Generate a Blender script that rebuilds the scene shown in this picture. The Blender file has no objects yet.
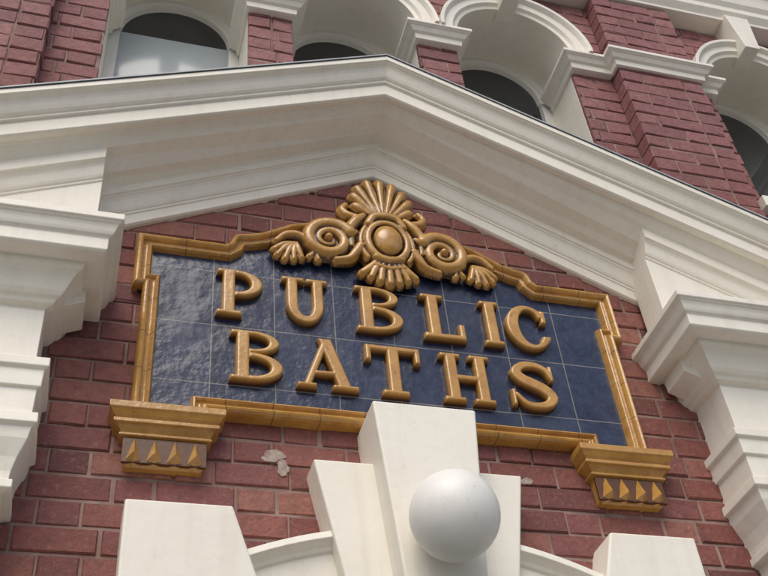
import bpy, math, random
import numpy as np
from mathutils import Matrix, Vector
random.seed(7); np.random.seed(7)
sc=bpy.context.scene
GZ=-1.6   # pavement level (camera eye height is z=0)

# ------------------------------------------------------------------ helpers
def link(o,parent=None):
    bpy.context.collection.objects.link(o)
    if parent: o.parent=parent
    return o
def empty(name):
    o=bpy.data.objects.new(name,None); o.empty_display_size=.2; return link(o)
def mesh(name,V,F,mat,parent=None,bevel=0,smooth=False,seg=2):
    me=bpy.data.meshes.new(name); me.from_pydata([tuple(map(float,v)) for v in V],[],F); me.validate(); me.update()
    o=bpy.data.objects.new(name,me); link(o,parent)
    if mat: me.materials.append(mat)
    import bmesh
    b=bmesh.new(); b.from_mesh(me); bmesh.ops.remove_doubles(b,verts=b.verts,dist=1e-5); bmesh.ops.recalc_face_normals(b,faces=b.faces); b.to_mesh(me); b.free()
    if bevel:
        m=o.modifiers.new("b","BEVEL"); m.width=bevel; m.segments=seg; m.limit_method='ANGLE'; m.angle_limit=math.radians(25)
        m.harden_normals=False
    if smooth:
        me.polygons.foreach_set("use_smooth",[True]*len(me.polygons))
    return o
def box(x0,x1,y0,y1,z0,z1):
    V=[(x,y,z) for x in(x0,x1) for y in(y0,y1) for z in(z0,z1)]
    F=[(0,1,3,2),(4,6,7,5),(0,4,5,1),(2,3,7,6),(0,2,6,4),(1,5,7,3)]
    return V,F
def merge(parts):
    V=[];F=[]
    for v,f in parts:
        n=len(V); V+=list(v); F+=[tuple(i+n for i in q) for q in f]
    return V,F
def prism(poly,y0,y1,poly_back=None):
    n=len(poly); pb=poly_back or poly
    V=[(x,y0,z) for x,z in poly]+[(x,y1,z) for x,z in pb]
    F=[tuple(range(n)),tuple(range(2*n-1,n-1,-1))]+[(i,(i+1)%n,n+(i+1)%n,n+i) for i in range(n)]
    return V,F
def ringprof(x0,x1,yf,levels,yb=.03):
    """mouldings wrapped round three sides of a pier; levels=(z,offset)"""
    V=[];F=[]
    for z,o in levels:
        V+=[(x0-o,yb,z),(x0-o,yf-o,z),(x1+o,yf-o,z),(x1+o,yb,z)]
    n=len(levels)
    for i in range(n-1):
        a=4*i;b=a+4
        for k in range(4): F.append((a+k,a+(k+1)%4,b+(k+1)%4,b+k))
    F.append((0,1,2,3)); F.append((4*n-4,4*n-1,4*n-2,4*n-3))
    return V,F
def arcsweep(cx,cz,a0,a1,prof,n=40):
    V=[];F=[];m=len(prof)
    for i in range(n+1):
        a=a0+(a1-a0)*i/n
        for r,y in prof: V.append((cx+r*math.cos(a),y,cz+r*math.sin(a)))
    for i in range(n):
        for k in range(m-1): F.append((i*m+k,i*m+k+1,(i+1)*m+k+1,(i+1)*m+k))
    F.append(tuple(range(m))); F.append(tuple(range(n*m,n*m+m)))
    return V,F
def xsweep(xs,prof,zf):
    """profile (y,z) carried along x, raised by zf(x,y)"""
    V=[];F=[];m=len(prof)
    for x in xs:
        for y,z in prof: V.append((x,y,z+zf(x,y)))
    for i in range(len(xs)-1):
        for k in range(m): F.append((i*m+k,i*m+(k+1)%m,(i+1)*m+(k+1)%m,(i+1)*m+k))
    F.append(tuple(range(m))); F.append(tuple(range((len(xs)-1)*m,len(xs)*m)))
    return V,F
def loopsweep(path,prof):
    """closed path (x,z) counter-clockwise; prof=(inset,y)"""
    P=[np.array(p,float) for p in path]; n=len(P); m=len(prof); V=[];F=[]
    for i in range(n):
        d0=P[i]-P[i-1]; d1=P[(i+1)%n]-P[i]; d0/=np.linalg.norm(d0); d1/=np.linalg.norm(d1)
        n0=np.array([-d0[1],d0[0]]);n1=np.array([-d1[1],d1[0]])
        b=n0+n1; b/=np.linalg.norm(b); s=1/max(.35,float(b@n0))
        for t,y in prof:
            q=P[i]+b*t*s; V.append((q[0],y,q[1]))
    for i in range(n):
        j=(i+1)%n
        for k in range(m-1): F.append((i*m+k,j*m+k,j*m+k+1,i*m+k+1))
    return V,F

# ------------------------------------------------------------------ materials
def newmat(name):
    m=bpy.data.materials.new(name); m.use_nodes=True; nt=m.node_tree
    return m,nt,nt.nodes["Principled BSDF"]
def N(nt,t,**k):
    n=nt.nodes.new(t)
    for a,b in k.items(): setattr(n,a,b)
    return n
def noise(nt,co,scale,detail=4,rough=.6,out='Fac'):
    n=N(nt,'ShaderNodeTexNoise'); n.inputs['Scale'].default_value=scale; n.inputs['Detail'].default_value=detail; n.inputs['Roughness'].default_value=rough
    nt.links.new(co,n.inputs['Vector']); return n.outputs[out]
def ramp(nt,fac,stops):
    r=N(nt,'ShaderNodeValToRGB'); e=r.color_ramp.elements
    while len(e)<len(stops): e.new(.5)
    for i,(p,c) in enumerate(stops):
        e[i].position=p; e[i].color=(c[0],c[1],c[2],1) if not isinstance(c,(int,float)) else (c,c,c,1)
    nt.links.new(fac,r.inputs['Fac']); return r.outputs['Color']
def mix(nt,fac,a,b,mode='MIX'):
    m=N(nt,'ShaderNodeMix',data_type='RGBA',blend_type=mode)
    if isinstance(fac,(int,float)): m.inputs[0].default_value=fac
    else: nt.links.new(fac,m.inputs[0])
    for s,v in((6,a),(7,b)):
        if isinstance(v,tuple): m.inputs[s].default_value=(*v[:3],1)
        else: nt.links.new(v,m.inputs[s])
    return m.outputs[2]
def mth(nt,op,a,b=None):
    m=N(nt,'ShaderNodeMath',operation=op)
    for i,v in enumerate((a,b)):
        if v is None: continue
        if isinstance(v,(int,float)): m.inputs[i].default_value=v
        else: nt.links.new(v,m.inputs[i])
    return m.outputs[0]
def bump(nt,h,strength,dist,prev=None):
    b=N(nt,'ShaderNodeBump'); b.inputs['Strength'].default_value=strength; b.inputs['Distance'].default_value=dist
    nt.links.new(h,b.inputs['Height'])
    if prev: nt.links.new(prev,b.inputs['Normal'])
    return b.outputs['Normal']
def OC(nt): return N(nt,'ShaderNodeTexCoord').outputs['Object']

def paint(name,base,dirt,amt=.5):
    m,nt,p=newmat(name); co=OC(nt)
    f1=ramp(nt,noise(nt,co,2.2,4,.65),[(.42,0.0),(.75,1.0)])
    f2=ramp(nt,noise(nt,co,38,4,.7),[(.58,0.0),(.80,1.0)])
    mp=N(nt,'ShaderNodeMapping'); mp.inputs['Scale'].default_value=(22,22,1.6); nt.links.new(co,mp.inputs['Vector'])
    f3=ramp(nt,noise(nt,mp.outputs[0],1.0,4,.6),[(.50,0.0),(.8,1.0)])
    c=mix(nt,f1,base,tuple(b*.84+d*.16 for b,d in zip(base,dirt)))
    c=mix(nt,mth(nt,'MULTIPLY',f2,amt*.5),c,dirt)
    c=mix(nt,mth(nt,'MULTIPLY',f3,amt*.38),c,dirt)
    f4=ramp(nt,noise(nt,co,17,5,.75),[(.68,0.0),(.72,1.0)])
    c=mix(nt,mth(nt,'MULTIPLY',f4,amt*.5),c,(.40,.36,.30))
    nt.links.new(c,p.inputs['Base Color']); p.inputs['Roughness'].default_value=.5
    b=bump(nt,noise(nt,co,9,3,.6),.4,.007); b=bump(nt,noise(nt,co,120,2,.6),.2,.0015,b)
    nt.links.new(b,p.inputs['Normal']); return m
M_cream=paint("cream_paint",(.84,.80,.70),(.45,.37,.26))
M_cream2=paint("cream_paint_frames",(.76,.75,.70),(.40,.36,.3),.3)

def brickmat():
    m,nt,p=newmat("red_brick"); co=OC(nt)
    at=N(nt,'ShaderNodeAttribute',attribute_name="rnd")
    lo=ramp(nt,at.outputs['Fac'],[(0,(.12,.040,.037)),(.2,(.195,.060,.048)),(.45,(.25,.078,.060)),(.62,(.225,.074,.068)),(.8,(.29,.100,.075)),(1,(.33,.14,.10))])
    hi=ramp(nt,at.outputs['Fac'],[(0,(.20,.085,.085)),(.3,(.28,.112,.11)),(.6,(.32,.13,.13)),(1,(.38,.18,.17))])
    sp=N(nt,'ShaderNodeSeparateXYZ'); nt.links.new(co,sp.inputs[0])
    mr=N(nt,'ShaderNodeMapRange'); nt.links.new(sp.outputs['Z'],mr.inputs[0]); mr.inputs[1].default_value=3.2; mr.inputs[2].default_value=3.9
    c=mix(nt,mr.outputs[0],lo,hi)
    c=mix(nt,ramp(nt,noise(nt,co,26,5,.7),[(.43,0.0),(.70,.65)]),c,(.11,.042,.038))
    c=mix(nt,ramp(nt,noise(nt,co,60,4,.7),[(.55,0.0),(.76,.6)]),c,(.40,.25,.20))
    c=mix(nt,ramp(nt,noise(nt,co,1.7,3,.5),[(.4,0.0),(.7,.4)]),c,(.17,.060,.057))
    nt.links.new(c,p.inputs['Base Color']); p.inputs['Roughness'].default_value=.72
    b=bump(nt,noise(nt,co,45,5,.7),.9,.007); b=bump(nt,noise(nt,co,220,2,.6),.4,.0015,b)
    nt.links.new(b,p.inputs['Normal']); return m
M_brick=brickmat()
def simple(name,col,rough=.6,col2=None,scale=20,bs=.3,bd=.003,metal=0,coat=0):
    m,nt,p=newmat(name); co=OC(nt)
    c=mix(nt,ramp(nt,noise(nt,co,scale,4,.65),[(.35,0.0),(.7,1.0)]),col,col2 or tuple(v*.7 for v in col))
    nt.links.new(c,p.inputs['Base Color']); p.inputs['Roughness'].default_value=rough; p.inputs['Metallic'].default_value=metal
    if coat: p.inputs['Coat Weight'].default_value=coat; p.inputs['Coat Roughness'].default_value=.08
    if bs: nt.links.new(bump(nt,noise(nt,co,scale*3,3,.6),bs,bd),p.inputs['Normal'])
    return m
M_mortar=simple("mortar",(.34,.235,.195),.9,(.16,.09,.075),7,.6,.004)
M_render=simple("cement_patch",(.44,.38,.32),.9,(.28,.17,.14),45,.8,.004)
M_lead=simple("lead_flashing",(.42,.44,.46),.5,None,10,.3,.002)
M_door=simple("door_paint",(.03,.07,.05),.35)
M_asph=simple("asphalt",(.05,.05,.052),.85,(.035,.035,.036),40)
M_pave=simple("bluestone_paving",(.34,.33,.30),.8,(.25,.24,.23),8)
M_grnd=simple("ground_mat",(.2,.19,.17),.9,None,.5)
M_kerb=simple("kerb_stone",(.22,.22,.22),.8)
def glazegold(name,joints=False):
    m,nt,p=newmat(name); co=OC(nt)
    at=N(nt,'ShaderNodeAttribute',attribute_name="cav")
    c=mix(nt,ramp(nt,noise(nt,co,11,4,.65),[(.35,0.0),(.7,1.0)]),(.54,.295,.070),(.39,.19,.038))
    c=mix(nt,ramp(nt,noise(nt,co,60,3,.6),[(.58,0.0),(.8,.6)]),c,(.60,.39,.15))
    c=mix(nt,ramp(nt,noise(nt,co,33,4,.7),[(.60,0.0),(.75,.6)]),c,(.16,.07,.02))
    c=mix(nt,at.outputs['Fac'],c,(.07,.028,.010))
    if joints:
        sp=N(nt,'ShaderNodeSeparateXYZ'); nt.links.new(co,sp.inputs[0])
        def line(v,per,off):
            f=mth(nt,'FRACT',mth(nt,'DIVIDE',mth(nt,'ADD',v,off),per)); return mth(nt,'LESS_THAN',f,.003/per)
        side=mth(nt,'GREATER_THAN',mth(nt,'ABSOLUTE',sp.outputs['X']),.80)
        j=mth(nt,'ADD',mth(nt,'MULTIPLY',side,line(sp.outputs['Z'],.152,5.02)),mth(nt,'MULTIPLY',mth(nt,'SUBTRACT',1.0,side),line(sp.outputs['X'],.152,5.0)))
        c=mix(nt,mth(nt,'MULTIPLY',j,.75),c,(.05,.03,.018))
    nt.links.new(c,p.inputs['Base Color']); p.inputs['Roughness'].default_value=.20
    p.inputs['Specular IOR Level'].default_value=.75
    nt.links.new(bump(nt,noise(nt,co,26,3,.6),.5,.004),p.inputs['Normal']); return m
M_gold=glazegold("caramel_glaze"); M_frame=glazegold("caramel_glaze_frame",True)
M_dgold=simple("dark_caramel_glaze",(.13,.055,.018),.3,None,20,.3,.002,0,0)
def tilemat():
    m,nt,p=newmat("cobalt_glazed_tile"); co=OC(nt)
    sp=N(nt,'ShaderNodeSeparateXYZ'); nt.links.new(co,sp.inputs[0])
    cb=N(nt,'ShaderNodeCombineXYZ')
    nt.links.new(mth(nt,'ADD',sp.outputs['X'],3.22),cb.inputs[0]); nt.links.new(mth(nt,'ADD',sp.outputs['Z'],-1.365),cb.inputs[1])
    bt=N(nt,'ShaderNodeTexBrick'); bt.offset=0; bt.inputs['Scale'].default_value=1
    bt.inputs['Brick Width'].default_value=.215; bt.inputs['Row Height'].default_value=.25; bt.inputs['Mortar Size'].default_value=.0022; bt.inputs['Mortar Smooth'].default_value=.1
    bt.inputs['Color1'].default_value=(.016,.022,.055,1); bt.inputs['Color2'].default_value=(.042,.054,.105,1); bt.inputs['Mortar'].default_value=(.24,.23,.20,1)
    nt.links.new(cb.outputs[0],bt.inputs['Vector'])
    c=mix(nt,ramp(nt,noise(nt,co,30,4,.75),[(.35,0.0),(.68,.8)]),bt.outputs['Color'],(.010,.013,.030))
    c=mix(nt,ramp(nt,noise(nt,co,5,5,.75),[(.46,0.0),(.72,.5)]),c,(.062,.074,.108))
    c=mix(nt,ramp(nt,noise(nt,co,75,3,.7),[(.60,0.0),(.78,.45)]),c,(.10,.115,.155))
    mk=ramp(nt,bt.outputs['Fac'],[(.4,0.0),(.6,.75)]); c=mix(nt,mk,c,(.22,.21,.19))
    nt.links.new(c,p.inputs['Base Color']); p.inputs['Roughness'].default_value=.2; p.inputs['Specular IOR Level'].default_value=.5
    b=bump(nt,mth(nt,'SUBTRACT',1.0,bt.outputs['Fac']),.6,.003)
    msk=ramp(nt,noise(nt,co,2.2,2,.5),[(.36,.2),(.60,1.0)])
    b=bump(nt,mth(nt,'MULTIPLY',noise(nt,co,42,3,.5),msk),.55,.0048,b)
    b=bump(nt,noise(nt,co,9,2,.5),.4,.012,b)
    nt.links.new(b,p.inputs['Normal']); return m
M_tile=tilemat()
def glass():
    m,nt,p=newmat("window_glass"); co=OC(nt)
    nt.links.new(ramp(nt,noise(nt,co,3,2),[(.3,(.015,.018,.02)),(.7,(.04,.045,.05))]),p.inputs['Base Color'])
    p.inputs['Roughness'].default_value=.04; p.inputs['Specular IOR Level'].default_value=.8
    nt.links.new(bump(nt,noise(nt,co,2.5,1),.1,.01),p.inputs['Normal']); return m
M_glass=glass()
M_blind=simple("pale_blind",(.42,.47,.49),.12,(.36,.41,.43),3,0)
def globe():
    m,nt,p=newmat("opal_globe"); co=OC(nt)
    c=ramp(nt,noise(nt,co,7,4,.7),[(.45,(.80,.785,.74)),(.8,(.73,.71,.65))])
    c=mix(nt,ramp(nt,noise(nt,co,45,3,.7),[(.62,0.0),(.74,.35)]),c,(.45,.42,.36))
    nt.links.new(c,p.inputs['Base Color'])
    p.inputs['Roughness'].default_value=.45
    return m
M_globe=globe()

# ------------------------------------------------------------------ building
B=empty("public_baths_building")
C4=4.44; WC=[-.83,0.0,.83,2.26,-2.26]; RO=.31
def cuts(z,pil=False):
    out=[]
    if not pil:
        for c in WC:
            if 3.52<z<=C4: out.append((c-.311,c+.311))
            elif C4<z<C4+.36:
                h=math.sqrt(.36**2-(z-C4)**2); out.append((c-h,c+h))
    if z<.223: out.append((-1.25,1.25))
    elif z<.223+1.25:
        h=math.sqrt(1.25**2-(z-.223)**2); out.append((-h,h))
    return out
def clip(a,b,cs):
    segs=[(a,b)]
    for c0,c1 in cs:
        ns=[]
        for s,e in segs:
            if e<=c0 or s>=c1: ns.append((s,e))
            else:
                if s<c0: ns.append((s,c0))
                if e>c1: ns.append((c1,e))
        segs=ns
    return [s for s in segs if s[1]-s[0]>.012]
BV=[];BF=[];BR=[];MV=[];MF=[]
CH=.086
def bricks(x0,x1,z0,z1,yf,pil=False,depth=.1,base=0):
    n=int((z1-z0)/CH)
    for i in range(n):
        z=z0+i*CH; zm=z+CH/2; cs=cuts(zm,pil)
        x=x0 if pil else x0-(.1825 if i%2 else 0)+random.uniform(-.012,.012)
        k=(i%2) if pil else 0
        wob=random.uniform(-.0015,.0015)
        while x<x1:
            L=.23 if k%2==0 else .11
            if not pil: L+=random.uniform(-.005,.005)
            a,b=x,min(x+L,x1); x+=L+random.uniform(.007,.012); k+=1
            if b<=x0: continue
            a=max(a,x0)
            for s,e in clip(a,b,cs):
                j=lambda q:random.uniform(-q,q)
                y=yf+j(.0030); e2=e if e!=b or pil else e+j(.0015); s2=s if s!=a or pil else s+j(.0015); zb=z+j(.0018)+wob; zt=z+CH-.0088+j(.002)+wob
                t=j(.0028); m=len(BV)
                for (px,pz,sx,sz) in((s2,zb,1,1),(e2,zb,-1,1),(e2,zt,-1,-1),(s2,zt,1,-1)):
                    c1=random.uniform(.0025,.006); c2=random.uniform(.0025,.006)
                    if random.random()<.05: c1+=.012; c2+=.008
                    BV.append((px+sx*c1,y+(t if sx>0 else -t),pz+sz*c2))
                for (px,pz) in((s2,zb),(e2,zb),(e2,zt),(s2,zt)): BV.append((px,y+.005,pz))
                for (px,pz) in((s2,zb),(e2,zb),(e2,zt),(s2,zt)): BV.append((px,yf+depth,pz))
                fs=[(m,m+1,m+2,m+3)]+[(m+q,m+4+q,m+4+(q+1)%4,m+(q+1)%4) for q in range(4)]+[(m+4+q,m+8+q,m+8+(q+1)%4,m+4+(q+1)%4) for q in range(4)]
                BF.extend(fs); r=min(1,max(0,random.betavariate(1.6,1.6)+base)); BR.extend([r]*9)
        for s,e in clip(x0,x1,cs):
            m=len(MV); q=.006 if pil else .0015
            v,f=box(s+q,e-q,yf+.0065,yf+depth+.01,z-.010,z+CH-.010); MV.extend(v); MF.extend([tuple(t+m for t in g) for g in f])
bricks(-3.3,3.9,GZ,5.06,0)
for s in(-1,1):
    a,b=(1.36,1.84) if s>0 else (-1.84,-1.36)
    bricks(a,b,GZ+.086*53,5.06,-.085,True,.08)
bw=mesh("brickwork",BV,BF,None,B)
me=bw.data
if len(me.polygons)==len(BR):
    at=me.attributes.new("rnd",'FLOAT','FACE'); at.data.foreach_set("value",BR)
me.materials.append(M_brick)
mesh("mortar_joints",MV,MF,M_mortar,B)
mesh("wall_core",*merge([box(-3.3,-2.6,.115,.5,GZ,5.9),box(2.6,3.9,.115,.5,GZ,5.9),box(-2.6,2.6,.36,.5,GZ,5.9),box(-2.6,2.6,.115,.36,4.95,5.9),box(-2.6,2.6,.115,.36,1.6,3.5)]),M_mortar,B)

# cement repairs
def patch(cx,cz,rx,rz,y=-.0035):
    pts=[]; n=40; ph=[random.uniform(0,6.28) for _ in range(5)]
    for i in range(n):
        a=i/n*2*math.pi; r=.85+.12*math.sin(2*a+ph[0])+.08*math.sin(3*a+ph[1])+.06*math.sin(5*a+ph[2])+.04*math.sin(9*a+ph[3])
        pts.append((cx+rx*r*math.cos(a),cz+rz*r*math.sin(a)))
    return prism(pts,y,y+.02)
mesh("cement_patch",*merge([patch(-.432,1.868,.044,.026),patch(-.402,1.826,.024,.032),patch(.414,1.85,.028,.015)]),M_render,B,.002)

# raking cornice
AP=3.66
def cyma(p0,p1,n=7,k=.5):
    out=[]
    for i in range(n+1):
        t=i/n; s=t-math.sin(2*math.pi*t)/(2*math.pi)*k*1.6
        out.append((p0[0]+(p1[0]-p0[0])*t,p0[1]+(p1[1]-p0[1])*s))
    return out
prof=[(.02,.05),(-.345,0),(-.345,-.026),(-.337,-.028)]+cyma((-.335,-.032),(-.288,-.092))+[(-.288,-.102),(-.276,-.104),(-.276,-.168),(-.268,-.174),(-.25,-.174),(-.245,-.168),
  (-.20,-.196),(-.12,-.222),(-.066,-.232),(-.066,-.262),(-.058,-.264)]+cyma((-.056,-.268),(-.024,-.330),6)+[(-.024,-.338),(-.018,-.340),(-.018,-.385),(-.010,-.391),(.02,-.398)]
def zf(x,y):
    t=min(1,max(0,(y+.25)/.20)); return AP-(.44+.058*t)*abs(x)
zt=lambda x,y:AP-.44*abs(x)
mesh("pediment_raking_cornice",*xsweep([-1.85,0,1.85],prof,zf),M_cream,B,.0025)
mesh("pediment_flashing",*xsweep([-1.86,0,1.86],[(.01,.056),(-.35,.005),(-.351,.001),(-.351,.008),(.01,.062)],zt),M_lead,B)
bed=[(-.02,-.15),(-.20,-.19),(-.205,-.225),(-.205,-.252),(-.197,-.254)]+cyma((-.195,-.258),(-.163,-.320),6)+[(-.163,-.328),(-.157,-.330),(-.157,-.9),(-.02,-.9)]
for s in(-1,1):
    mesh("pediment_bed_return",*xsweep([s*1.055,s*1.80],bed,lambda x,y:AP-.455*abs(x)),M_cream,B,.0025)

# entablature blocks over the door pilasters
lev=[(2.468,.20),(2.444,.20),(2.440,.193)]+[(z,o) for o,z in cyma((.190,2.436),(.166,2.396),5)]+[(2.390,.160),(2.345,.160),(2.338,.152),(2.338,.100)]+\
    [(2.318,.096)]+[(z,o) for o,z in cyma((.092,2.312),(.03,2.235),6)]+[(2.222,.022),(2.215,0),(2.0,0),(2.0,.012),(1.995,.042),(1.965,.042),(1.958,.030),(1.90,.028),(1.898,.018),(1.81,.016),(1.805,.034),(1.772,.036),(1.765,.022),
     (1.73,.016),(1.68,-.004),(1.64,-.014),(1.612,-.016),(1.61,-.004),(1.585,-.004),(1.58,-.03),(GZ+.3,-.03),(GZ+.3,.02),(GZ,.02)]
for s in(-1,1):
    a,b=(1.165,1.53) if s>0 else(-1.53,-1.165)
    mesh("entablature_pilaster",*ringprof(a,b,-.175,lev),M_cream,B,.0025)

# door arch
ap=[(1.374,.03),(1.374,-.088),(1.352,-.092),(1.346,-.082),(1.335,-.066),(1.325,-.060),(1.322,-.050),(1.25,-.048),(1.248,-.034),(1.15,-.032),(1.145,-.045),(1.12,-.045),(1.12,.34)]
mesh("door_archivolt",*arcsweep(0,.223,0,math.pi,ap,90),M_cream,B,.002)
mesh("door_jambs",*merge([box(s*1.12 if s>0 else -1.374,1.374 if s>0 else -1.12,-.05,.34,GZ,.22) for s in(-1,1)]),M_cream,B,.003)
# keystone
k1=prism([(-.157,1.97),(.185,1.97),(.128,1.30),(-.105,1.30)],-.20,.02)
k2=prism([(-.33,1.80),(.348,1.80),(.255,1.32),(-.235,1.32)],-.105,.015)
mesh("keystone",*merge([k1]),M_cream,B,.007,False,3)
mesh("keystone_shoulders",*merge([k2]),M_cream,B,.007,False,3)
for s in(-1,1):
    h=.0 if s>0 else .022; g=0 if s>0 else .004
    pl=[(s*.895+h,1.605),(s*.600+h+g,1.605),(s*.512+h+g,1.33),(s*.47+h+g,1.23),(s*.84+h,.93),(s*.895+h,.98)]
    mesh("arch_voussoir_block",*prism(pl,-.125,.015),M_cream,B,.007,False,3)
# doors
dp=[box(-1.12,1.12,.30,.34,GZ,.22),prism([(1.12*math.cos(a),.223+1.12*math.sin(a)) for a in [math.pi*i/40 for i in range(41)]],.30,.34)]
for s in(-1,1):
    for z0,z1 in((GZ+.25,GZ+.95),(GZ+1.1,GZ+1.75)):
        x0,x1=sorted((s*.12,s*.95)); dp.append(box(x0,x1,.285,.30,z0,z1))
mesh("entrance_doors",*merge(dp),M_door,B,.004)

# upper windows
wp=[(RO,.33),(RO,-.045),(.328,-.05),(.334,-.058),(.340,-.066),(.378,-.068),(.384,-.080),(.392,-.092),(.410,-.094),(.412,.02)]
for c in WC:
    mesh("window_archivolt",*arcsweep(c,C4,0,math.pi,wp,44),M_cream,B,.002)
    mesh("window_reveal",*merge([box(c-.33,c-RO,.022,.34,3.52,C4),box(c+RO,c+.33,.022,.34,3.52,C4),box(c-.36,c+.36,-.06,.34,3.45,3.52)]),M_cream,B,.003)
    fr=[(.312,.335),(.312,.262),(.285,.262),(.280,.275),(.262,.275),(.255,.30)]
    mesh("window_frame",*merge([arcsweep(c,C4,0,math.pi,fr,40),box(c-RO,c-.26,.268,.335,3.5,C4),box(c+.26,c+RO,.268,.335,3.5,C4)]),M_cream2,B,.002)
    pts=[(c-.27,3.52),(c+.27,3.52)]+[(c+.27*math.cos(a),C4+.27*math.sin(a)) for a in [math.pi*i/30 for i in range(31)]]
    mesh("window_glass",*prism(pts,.300,.306),M_glass,B)
    if c==WC[0]:
        mesh("window_blind",*box(c-.262,c+.262,.290,.297,3.52,4.44),M_blind,B)
    mesh("window_keystone",*prism([(c-.045,C4+.295),(c+.045,C4+.295),(c+.075,C4+.60),(c-.075,C4+.60)],-.13,.02),M_cream,B,.003)
il=[(0.0,.062),(-.020,.062),(-.024,.054)]+[(z,o) for o,z in cyma((.052,-.027),(.024,-.055),4)]+[(-.058,.018),(-.092,.014),(-.094,0.004)]
def impost(x0,x1,yf,yb): mesh("impost_moulding",*ringprof(x0,x1,yf,[(C4+.004+z,o) for z,o in il],yb),M_cream,B,.002)
impost(-.52,-.31,-.02,.25); impost(.31,.52,-.02,.25)
for s in(-1,1):
    a,b=sorted((s*1.14,s*1.37)); impost(a,b,-.02,.25)
    a,b=sorted((s*1.36,s*1.84)); impost(a,b,-.085,.01)
    a,b=sorted((s*1.83,s*1.95)); impost(a,b,-.02,.25)
    a,b=sorted((s*2.57,s*2.9)); impost(a,b,-.02,.25)
# string course + parapet
sp=[(.3,5.9),(-.30,5.9),(-.30,5.84),(-.22,5.76),(-.20,5.70),(-.12,5.66),(-.12,5.36),(-.20,5.34),(-.20,5.28),(-.165,5.24),(-.15,5.16),(-.13,5.13),(-.13,5.09),(-.10,5.05),(-.10,5.03),(.3,5.03)]
mesh("upper_string_course",*xsweep([-3.35,3.95],sp,lambda x,y:0),M_cream,B,.003)

# ------------------------------------------------------------------ sign
S=empty("public_baths_sign")
half=[(.64,1.94),(.880,1.94),(.880,2.487),(.914,2.487),(.914,2.732),(.605,2.732),(.590,2.745),(.583,2.765),(.575,2.782),(.560,2.793),(.52,2.800),(.47,2.818),(.42,2.848),(.37,2.880),(.30,2.905),(.2,2.93),(.1,2.945)]
path=[(.64,1.985)]+half+[(-x,z) for x,z in half[::-1]]+[(-.64,1.985)]
fp=[(0,.01),(0,-.036),(.003,-.047),(.008,-.055),(.014,-.058),(.020,-.055),(.025,-.047),(.028,-.037),(.034,-.035),(.039,-.037),(.042,-.044),(.047,-.049),(.052,-.047),(.056,-.038),(.058,-.028),(.060,-.015)]
fo=mesh("sign_frame",*loopsweep(path,fp),M_frame,S)
inner=[(x*.98,(z-2.4)*.98+2.4) for x,z in path]
mesh("tile_panel",*prism(inner,-.020,.01),M_tile,S)

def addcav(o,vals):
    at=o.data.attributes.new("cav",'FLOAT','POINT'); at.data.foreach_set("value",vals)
def hfield(name,x0,x1,z0,z1,step,H,base_y,mat,parent,cavf=None):
    nx=int((x1-x0)/step)+1; nz=int((z1-z0)/step)+1
    X,Z=np.meshgrid(x0+np.arange(nx)*step,z0+np.arange(nz)*step)
    h=H(X,Z); h=np.maximum(h,-.006)
    keep=h>-.0055
    fk=keep[:-1,:-1]|keep[1:,:-1]|keep[:-1,1:]|keep[1:,1:]
    idx=-np.ones(h.shape,int); used=np.zeros(h.shape,bool)
    used[:-1,:-1]|=fk; used[1:,:-1]|=fk; used[:-1,1:]|=fk; used[1:,1:]|=fk
    idx[used]=np.arange(used.sum())
    V=np.stack([X[used],base_y-h[used],Z[used]],1)
    j,i=np.nonzero(fk)
    F=np.stack([idx[j,i],idx[j,i+1],idx[j+1,i+1],idx[j+1,i]],1)
    me=bpy.data.meshes.new(name); me.from_pydata(V.tolist(),[],F.tolist()); me.update()
    me.polygons.foreach_set("use_smooth",[True]*len(me.polygons)); me.materials.append(mat)
    o=bpy.data.objects.new(name,me); link(o,parent)
    if cavf is not None: addcav(o,np.clip(cavf(h)[used],0,1).astype(float).tolist())
    return o
def bx(x0,x1,z0,z1):
    def f(X,Z):
        dx=np.abs(X-(x0+x1)/2)-(x1-x0)/2; dz=np.abs(Z-(z0+z1)/2)-(z1-z0)/2
        return np.minimum(np.maximum(dx,dz),0)+np.hypot(np.maximum(dx,0),np.maximum(dz,0))
    return f
def ell(cx,cz,rx,rz):
    def f(X,Z):
        u=(X-cx)/rx;v=(Z-cz)/rz;k=np.hypot(u,v)+1e-6; g=np.hypot(u/rx,v/rz)+1e-6
        return k*(k-1)/g
    return f
def ring(cx,cz,rx,rz,tx,tz,clip=None,sh=0):
    o=ell(cx,cz,rx,rz); i=ell(cx+sh,cz,rx-tx,rz-tz)
    def f(X,Z):
        d=np.maximum(o(X,Z),-i(X,Z))
        if clip is not None: d=np.maximum(d,clip(X,Z))
        return d
    return f
def seg(x0,z0,x1,z1,w,c=True):
    def f(X,Z):
        dx,dz=x1-x0,z1-z0;L=math.hypot(dx,dz); d=np.abs((X-x0)*dz-(Z-z0)*dx)/L-w/2
        return np.maximum(d,np.maximum(-Z,Z-1)) if c else d
    return f
def caps(pts):
    def f(X,Z):
        d=np.full(X.shape,9.)
        for (a,b,r0),(c,e,r1) in zip(pts[:-1],pts[1:]):
            vx,vz=c-a,e-b;L=vx*vx+vz*vz; t=np.clip(((X-a)*vx+(Z-b)*vz)/L,0,1)
            d=np.minimum(d,np.hypot(X-a-t*vx,Z-b-t*vz)-(r0+(r1-r0)*t))
        return d
    return f
def catmull(P,n=6):
    P=[np.array(p,float) for p in P]; Q=[2*P[0]-P[1]]+P+[2*P[-1]-P[-2]]; out=[]
    for i in range(1,len(Q)-2):
        for k in range(n):
            t=k/n; a,b,c,d=Q[i-1:i+3]
            out.append(tuple(.5*((2*b)+(c-a)*t+(2*a-5*b+4*c-d)*t*t+(-a+3*b-3*c+d)*t**3)))
    out.append(tuple(P[-1])); return out
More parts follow.
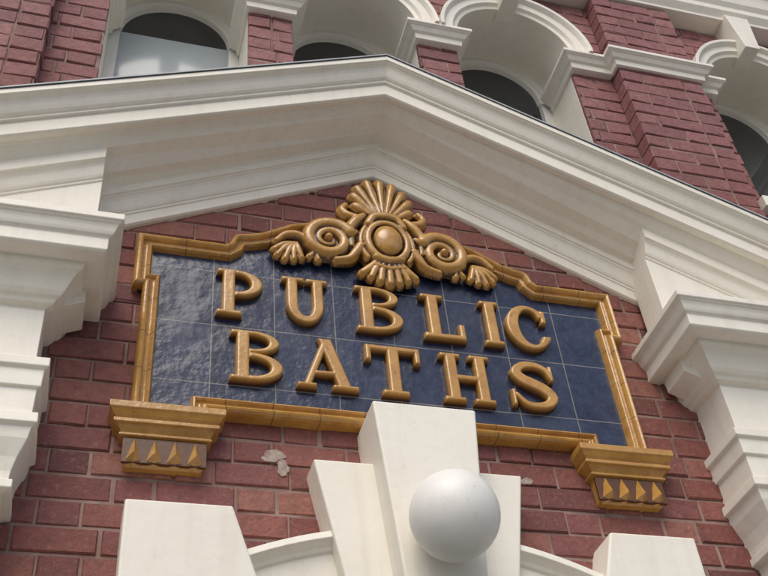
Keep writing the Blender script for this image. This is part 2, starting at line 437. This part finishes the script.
def G(ch,w):
    if ch=='P': return [bx(.09,.32,0,1),bx(0,.43,0,.12),bx(0,.36,.88,1),ring(.32,.70,w-.32,.30,.22,.13,lambda X,Z:.28-X)]
    if ch=='B': return [bx(.09,.32,0,1),bx(0,.36,0,.12),bx(0,.36,.88,1),ring(.34,.765,w-.39,.235,.20,.115,lambda X,Z:.28-X),ring(.34,.285,w-.34,.285,.22,.13,lambda X,Z:.28-X)]
    if ch=='U':
        c=w/2
        return [bx(.08,.29,.36,1),bx(0,.40,.88,1),bx(w-.29,w-.08,.36,1),bx(w-.39,w,.88,1),ring(c,.40,w/2-.08,.40,.21,.18,lambda X,Z:Z-.46)]
    if ch=='L': return [bx(.10,.33,0,1),bx(0,.43,.88,1),bx(0,w,0,.14),bx(w-.14,w,0,.38)]
    if ch=='I': return [bx(w/2-.115,w/2+.115,0,1),bx(0,w,0,.12),bx(0,w,.88,1)]
    if ch=='C': return [ring(w*.52,.5,w*.52,.51,.23,.14,lambda X,Z:np.minimum(X-w*.78,.18-np.abs(Z-.52)),.03),bx(w-.16,w-.03,.60,.92)]
    if ch=='A': return [seg(.15,0,.50,1.0,.14),seg(w-.22,0,.46,1.0,.23),bx(.26,w-.30,.24,.36),bx(0,.33,0,.11),bx(w-.44,w,0,.11)]
    if ch=='T': return [bx(0,w,.86,1),bx(0,.13,.65,1),bx(w-.13,w,.65,1),bx(w/2-.115,w/2+.115,0,1),bx(w/2-.23,w/2+.23,0,.12)]
    if ch=='H': return [bx(.08,.30,0,1),bx(w-.30,w-.08,0,1),bx(0,.38,0,.12),bx(0,.38,.88,1),bx(w-.38,w,0,.12),bx(w-.38,w,.88,1),bx(.2,w-.2,.43,.57)]
    if ch=='S':
        p=catmull([(.80,.68,.06),(.73,.83,.07),(.56,.915,.08),(.34,.90,.09),(.19,.76,.105),(.27,.62,.118),(.45,.53,.122),(.64,.43,.118),(.75,.28,.112),(.66,.14,.095),(.46,.085,.08),(.27,.12,.07),(.13,.28,.06)],4)
        p=[(a*w/.9,b,r) for a,b,r in p]
        return [caps(p),bx(w*.84,w*.95,.60,.94),bx(.03,.13,.05,.40)]
def letter(ch,x0,x1,z0,h=.218):
    w=(x1-x0)/h; prims=G(ch,w)
    def H(X,Z):
        x=(X-x0)/h; z=(Z-z0)/h; D=np.full(X.shape,-1.)
        for p in prims: D=np.maximum(D,-p(x,z)*h)
        wall=np.clip(D*6,-.01,.024)
        t=np.clip((D-.004)/.0085,0,1)
        return np.where(D<.0042,wall,.024+.0075*np.sqrt(1-(1-t)**2))
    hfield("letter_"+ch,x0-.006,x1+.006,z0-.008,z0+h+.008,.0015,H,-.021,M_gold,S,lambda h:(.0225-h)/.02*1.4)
for ch,a,b in(("P",-.633,-.467),("U",-.405,-.232),("B",-.138,.042),("L",.111,.275),("I",.342,.422),("C",.438,.616)): letter(ch,a,b,2.394)
for ch,a,b in(("B",-.582,-.400),("A",-.360,-.144),("T",-.120,.085),("H",.152,.343),("S",.396,.592)): letter(ch,a,b,2.118)

# crest: shell, oval boss, volutes, leaves
strokes=[]
def st(pts,base=.012,gain=1.0,n=5,sym=True):
    p=catmull(pts,n); strokes.append((p,base,gain))
    if sym: strokes.append(([(-x,z,r) for x,z,r in p],base,gain))
sp_=[]
for i in range(46):
    t=i/45; a=math.radians(150-t*720); r=.080*(1-t)**.85+.010
    sp_.append((.225+r*math.cos(a),2.806+r*math.sin(a),.019*(1-t)+.010))
strokes.append((sp_,.014,1.1)); strokes.append(([(-x,z,r) for x,z,r in sp_],.014,1.1))
st([(.225,2.808,.014),(.226,2.809,.016)],.028,1.2,3)
st([(.085,2.955,.014),(.115,2.925,.020),(.14,2.885,.020),(.15,2.85,.018)],.016)
st([(.30,2.79,.014),(.34,2.818,.014),(.385,2.812,.013),(.42,2.775,.011)],.014)
for ex,ez in((.328,2.705),(.358,2.692),(.390,2.690),(.418,2.705),(.430,2.732)):
    mx,mz=(.345+ex)/2+.004,(2.775+ez)/2+.008
    st([(.345,2.775,.007),(mx,mz,.0115),(ex,ez,.0085)],.011)
for ex,ez in((.298,2.718),(.266,2.706)):
    st([(.275,2.745,.010),(ex,ez,.009)],.010)
# shell: broad lobes with rolled tips
for k in range(-4,5):
    a=math.radians(90-k*15.0); L=.230*(1-.024*k*k)
    x0,z0=0.030*math.cos(a),2.935+.03*math.sin(a)
    x1,z1=L*.88*math.cos(a),2.945+L*math.sin(a)
    strokes.append((catmull([(x0,z0,.008),((x0+x1)/2,(z0+z1)/2,.0135),(x0+(x1-x0)*.85,z0+(z1-z0)*.85,.0185),(x1,z1,.0185)],6),.011+.003*(k%2),.95))
st([(.110,2.945,.015),(.148,2.960,.016),(.164,2.990,.014),(.148,3.016,.011)],.014)
ov=[(.078*math.cos(a),2.818+.096*math.sin(a),.015) for a in [2*math.pi*i/40 for i in range(41)]]
strokes.append((ov,.022,1.0))
ov2=[(.103*math.cos(a),2.814+.122*math.sin(a),.010) for a in [math.radians(-40+i*260/40) for i in range(41)]]
strokes.append((ov2,.016,1.0))
st([(.07,2.905,.016),(.045,2.945,.018),(0,2.955,.020)],.024)
st([(.105,2.79,.018),(.125,2.755,.018),(.15,2.725,.014),(.20,2.712,.011)],.014)
st([(.12,2.86,.014),(.138,2.83,.014),(.138,2.79,.012)],.012)
for ex,ez,r in((0,2.622,.014),(.036,2.632,.013),(.070,2.648,.012),(.102,2.664,.012)):
    for s in((1,-1) if ex else (1,)):
        strokes.append((catmull([(s*ex*.35,2.735,.010),(s*ex*.75,2.685,.0145),(s*ex,ez,r)],5),.012,1.0))
st([(.05,2.735,.014),(0,2.722,.016)],.022)
st([(.06,2.70,.008),(.0,2.684,.010)],.020)
def HO(X,Z):
    out=np.full(X.shape,-.01); near=np.full(X.shape,9.)
    for p,base,gain in strokes:
        xs=[q[0] for q in p]; zs=[q[1] for q in p]
        m=(X>min(xs)-.06)&(X<max(xs)+.06)&(Z>min(zs)-.06)&(Z<max(zs)+.06)
        x=X[m];z=Z[m];o=out[m];nr=near[m]
        for (a,b,r0),(c,e,r1) in zip(p[:-1],p[1:]):
            vx,vz=c-a,e-b;L=vx*vx+vz*vz+1e-12; t=np.clip(((x-a)*vx+(z-b)*vz)/L,0,1)
            d=np.hypot(x-a-t*vx,z-b-t*vz); r=r0+(r1-r0)*t
            nr=np.minimum(nr,d-r)
            h=np.where(d<r,base+gain*np.sqrt(np.maximum(r*r-d*d,0)),-.01)
            o=np.maximum(o,h)
        out[m]=o; near[m]=nr
    plate=np.clip(-(near-.006)*4,-.01,.011); out=np.maximum(out,plate)
    k=(X/.058)**2+((Z-2.818)/.076)**2
    out=np.maximum(out,np.where(k<1,.024+.034*np.sqrt(np.maximum(1-k,0)),-.01))
    out=np.where(out>0,out+.020*np.exp(-(X/.16)**2-((Z-2.86)/.2)**2),out)
    return out
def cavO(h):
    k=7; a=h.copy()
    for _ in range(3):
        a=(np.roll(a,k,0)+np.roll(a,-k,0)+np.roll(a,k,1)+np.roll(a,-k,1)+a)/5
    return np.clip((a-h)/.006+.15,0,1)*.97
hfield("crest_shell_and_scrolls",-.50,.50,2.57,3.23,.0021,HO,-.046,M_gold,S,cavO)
mesh("crest_backing",*prism([(.13*math.cos(a)*1.0,2.93+.20*math.sin(a)) for a in [math.pi*i/24 for i in range(25)]],-.048,-.0),M_dgold,S)

# sign brackets
for s in(-1,1):
    c=s*.768; a,b=c-.128,c+.128
    L=[(1.965,.046),(1.942,.046),(1.938,.041),(1.924,.032),(1.914,.022),(1.913,.030),(1.900,.030),(1.896,.018),(1.884,.008),(1.876,.004),(1.874,.010),(1.866,.010),(1.862,-.006),(1.775,-.012),(1.770,-.02)]
    o=mesh("sign_bracket",*ringprof(a,b,-.045,L,.02),M_gold,S,.002)
    tv=[]
    for k in range(4):
        w=.240/4; x0=c-.120+k*w+.001; x1=x0+w-.002; xm=(x0+x1)/2
        tv.append(([(x0,-.036,1.780),(x1,-.036,1.780),(xm,-.050,1.858),(xm,-.078,1.794),(xm,-.03,1.770)],[(0,3,2),(3,1,2),(0,4,3),(4,1,3)]))
    mesh("bracket_teeth",*merge(tv),M_gold,S)
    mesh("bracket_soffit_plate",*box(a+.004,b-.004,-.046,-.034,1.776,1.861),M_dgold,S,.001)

# ------------------------------------------------------------------ globe lamp
Lm=empty("globe_lamp")
import bmesh
def uv(name,loc,r,mat,parent):
    me=bpy.data.meshes.new(name); b=bmesh.new(); bmesh.ops.create_uvsphere(b,u_segments=72,v_segments=40,radius=r); b.to_mesh(me); b.free()
    me.polygons.foreach_set("use_smooth",[True]*len(me.polygons)); me.materials.append(mat)
    o=bpy.data.objects.new(name,me); o.location=loc; return link(o,parent)
uv("opal_globe",(.010,-.322,1.500),.127,M_globe,Lm)
V,F=[],[]
cp=[(.055,-.19),(.055,-.205),(.040,-.21),(.040,-.235)]
for i in range(32):
    a=2*math.pi*i/32
    for r,y in cp: V.append((.010+r*math.cos(a),y,1.500+r*math.sin(a)))
for i in range(32):
    j=(i+1)%32
    for k in range(3): F.append((i*4+k,j*4+k,j*4+k+1,i*4+k+1))
mesh("wall_fitting",V,F,M_cream,Lm)

# ------------------------------------------------------------------ ground
def plane(name,x0,x1,y0,y1,z,mat): return mesh(name,[(x0,y0,z),(x1,y0,z),(x1,y1,z),(x0,y1,z)],[(0,1,2,3)],mat)
plane("ground",-400,400,-400,400,GZ-.16,M_grnd)
plane("road",-400,400,-14,-4.6,GZ-.15,M_asph)
mesh("footpath",*box(-60,60,-4.4,.4,GZ-.3,GZ),M_pave)
mesh("kerb",*box(-60,60,-4.6,-4.402,GZ-.3,GZ-.004),M_kerb,None,.01)

# ------------------------------------------------------------------ light
EL=math.radians(50); AZ=math.radians(205)   # azimuth measured clockwise from +Y
w=bpy.data.worlds.new("World"); sc.world=w; w.use_nodes=True; nt=w.node_tree; bg=nt.nodes['Background']
sky=nt.nodes.new('ShaderNodeTexSky'); sky.sky_type='NISHITA'; sky.sun_disc=False; sky.sun_elevation=EL; sky.sun_rotation=AZ
sky.dust_density=3; sky.ozone_density=.8; sky.air_density=1.0
nt.links.new(sky.outputs[0],bg.inputs[0]); bg.inputs[1].default_value=.15
sl=bpy.data.lights.new("sun",'SUN'); sl.energy=1.5; sl.angle=math.radians(45); sl.color=(1,.95,.87)
so=bpy.data.objects.new("sun",sl); link(so)
d=Vector((math.sin(AZ)*math.cos(EL),math.cos(AZ)*math.cos(EL),math.sin(EL)))
so.rotation_euler=d.to_track_quat('Z','Y').to_euler()

# ------------------------------------------------------------------ camera
cam=bpy.data.cameras.new("camera"); cam.sensor_width=36; cam.lens=36*1050/768; cam.clip_start=.05; cam.clip_end=2000
co=bpy.data.objects.new("camera",cam); link(co)
R=Vector((.9613,-.2631,-.0835)).normalized(); Fw=Vector((.2481,.6903,.6796)).normalized(); R=(R-Fw*R.dot(Fw)).normalized(); U=R.cross(Fw)
M=Matrix(((R.x,U.x,-Fw.x,-.975),(R.y,U.y,-Fw.y,-2.7),(R.z,U.z,-Fw.z,0),(0,0,0,1))); co.matrix_world=M
sc.camera=co
sc.view_settings.view_transform='Standard'; sc.view_settings.look='None'; sc.view_settings.exposure=0
print("polys ok", len(bw.data.polygons)==len(BR))
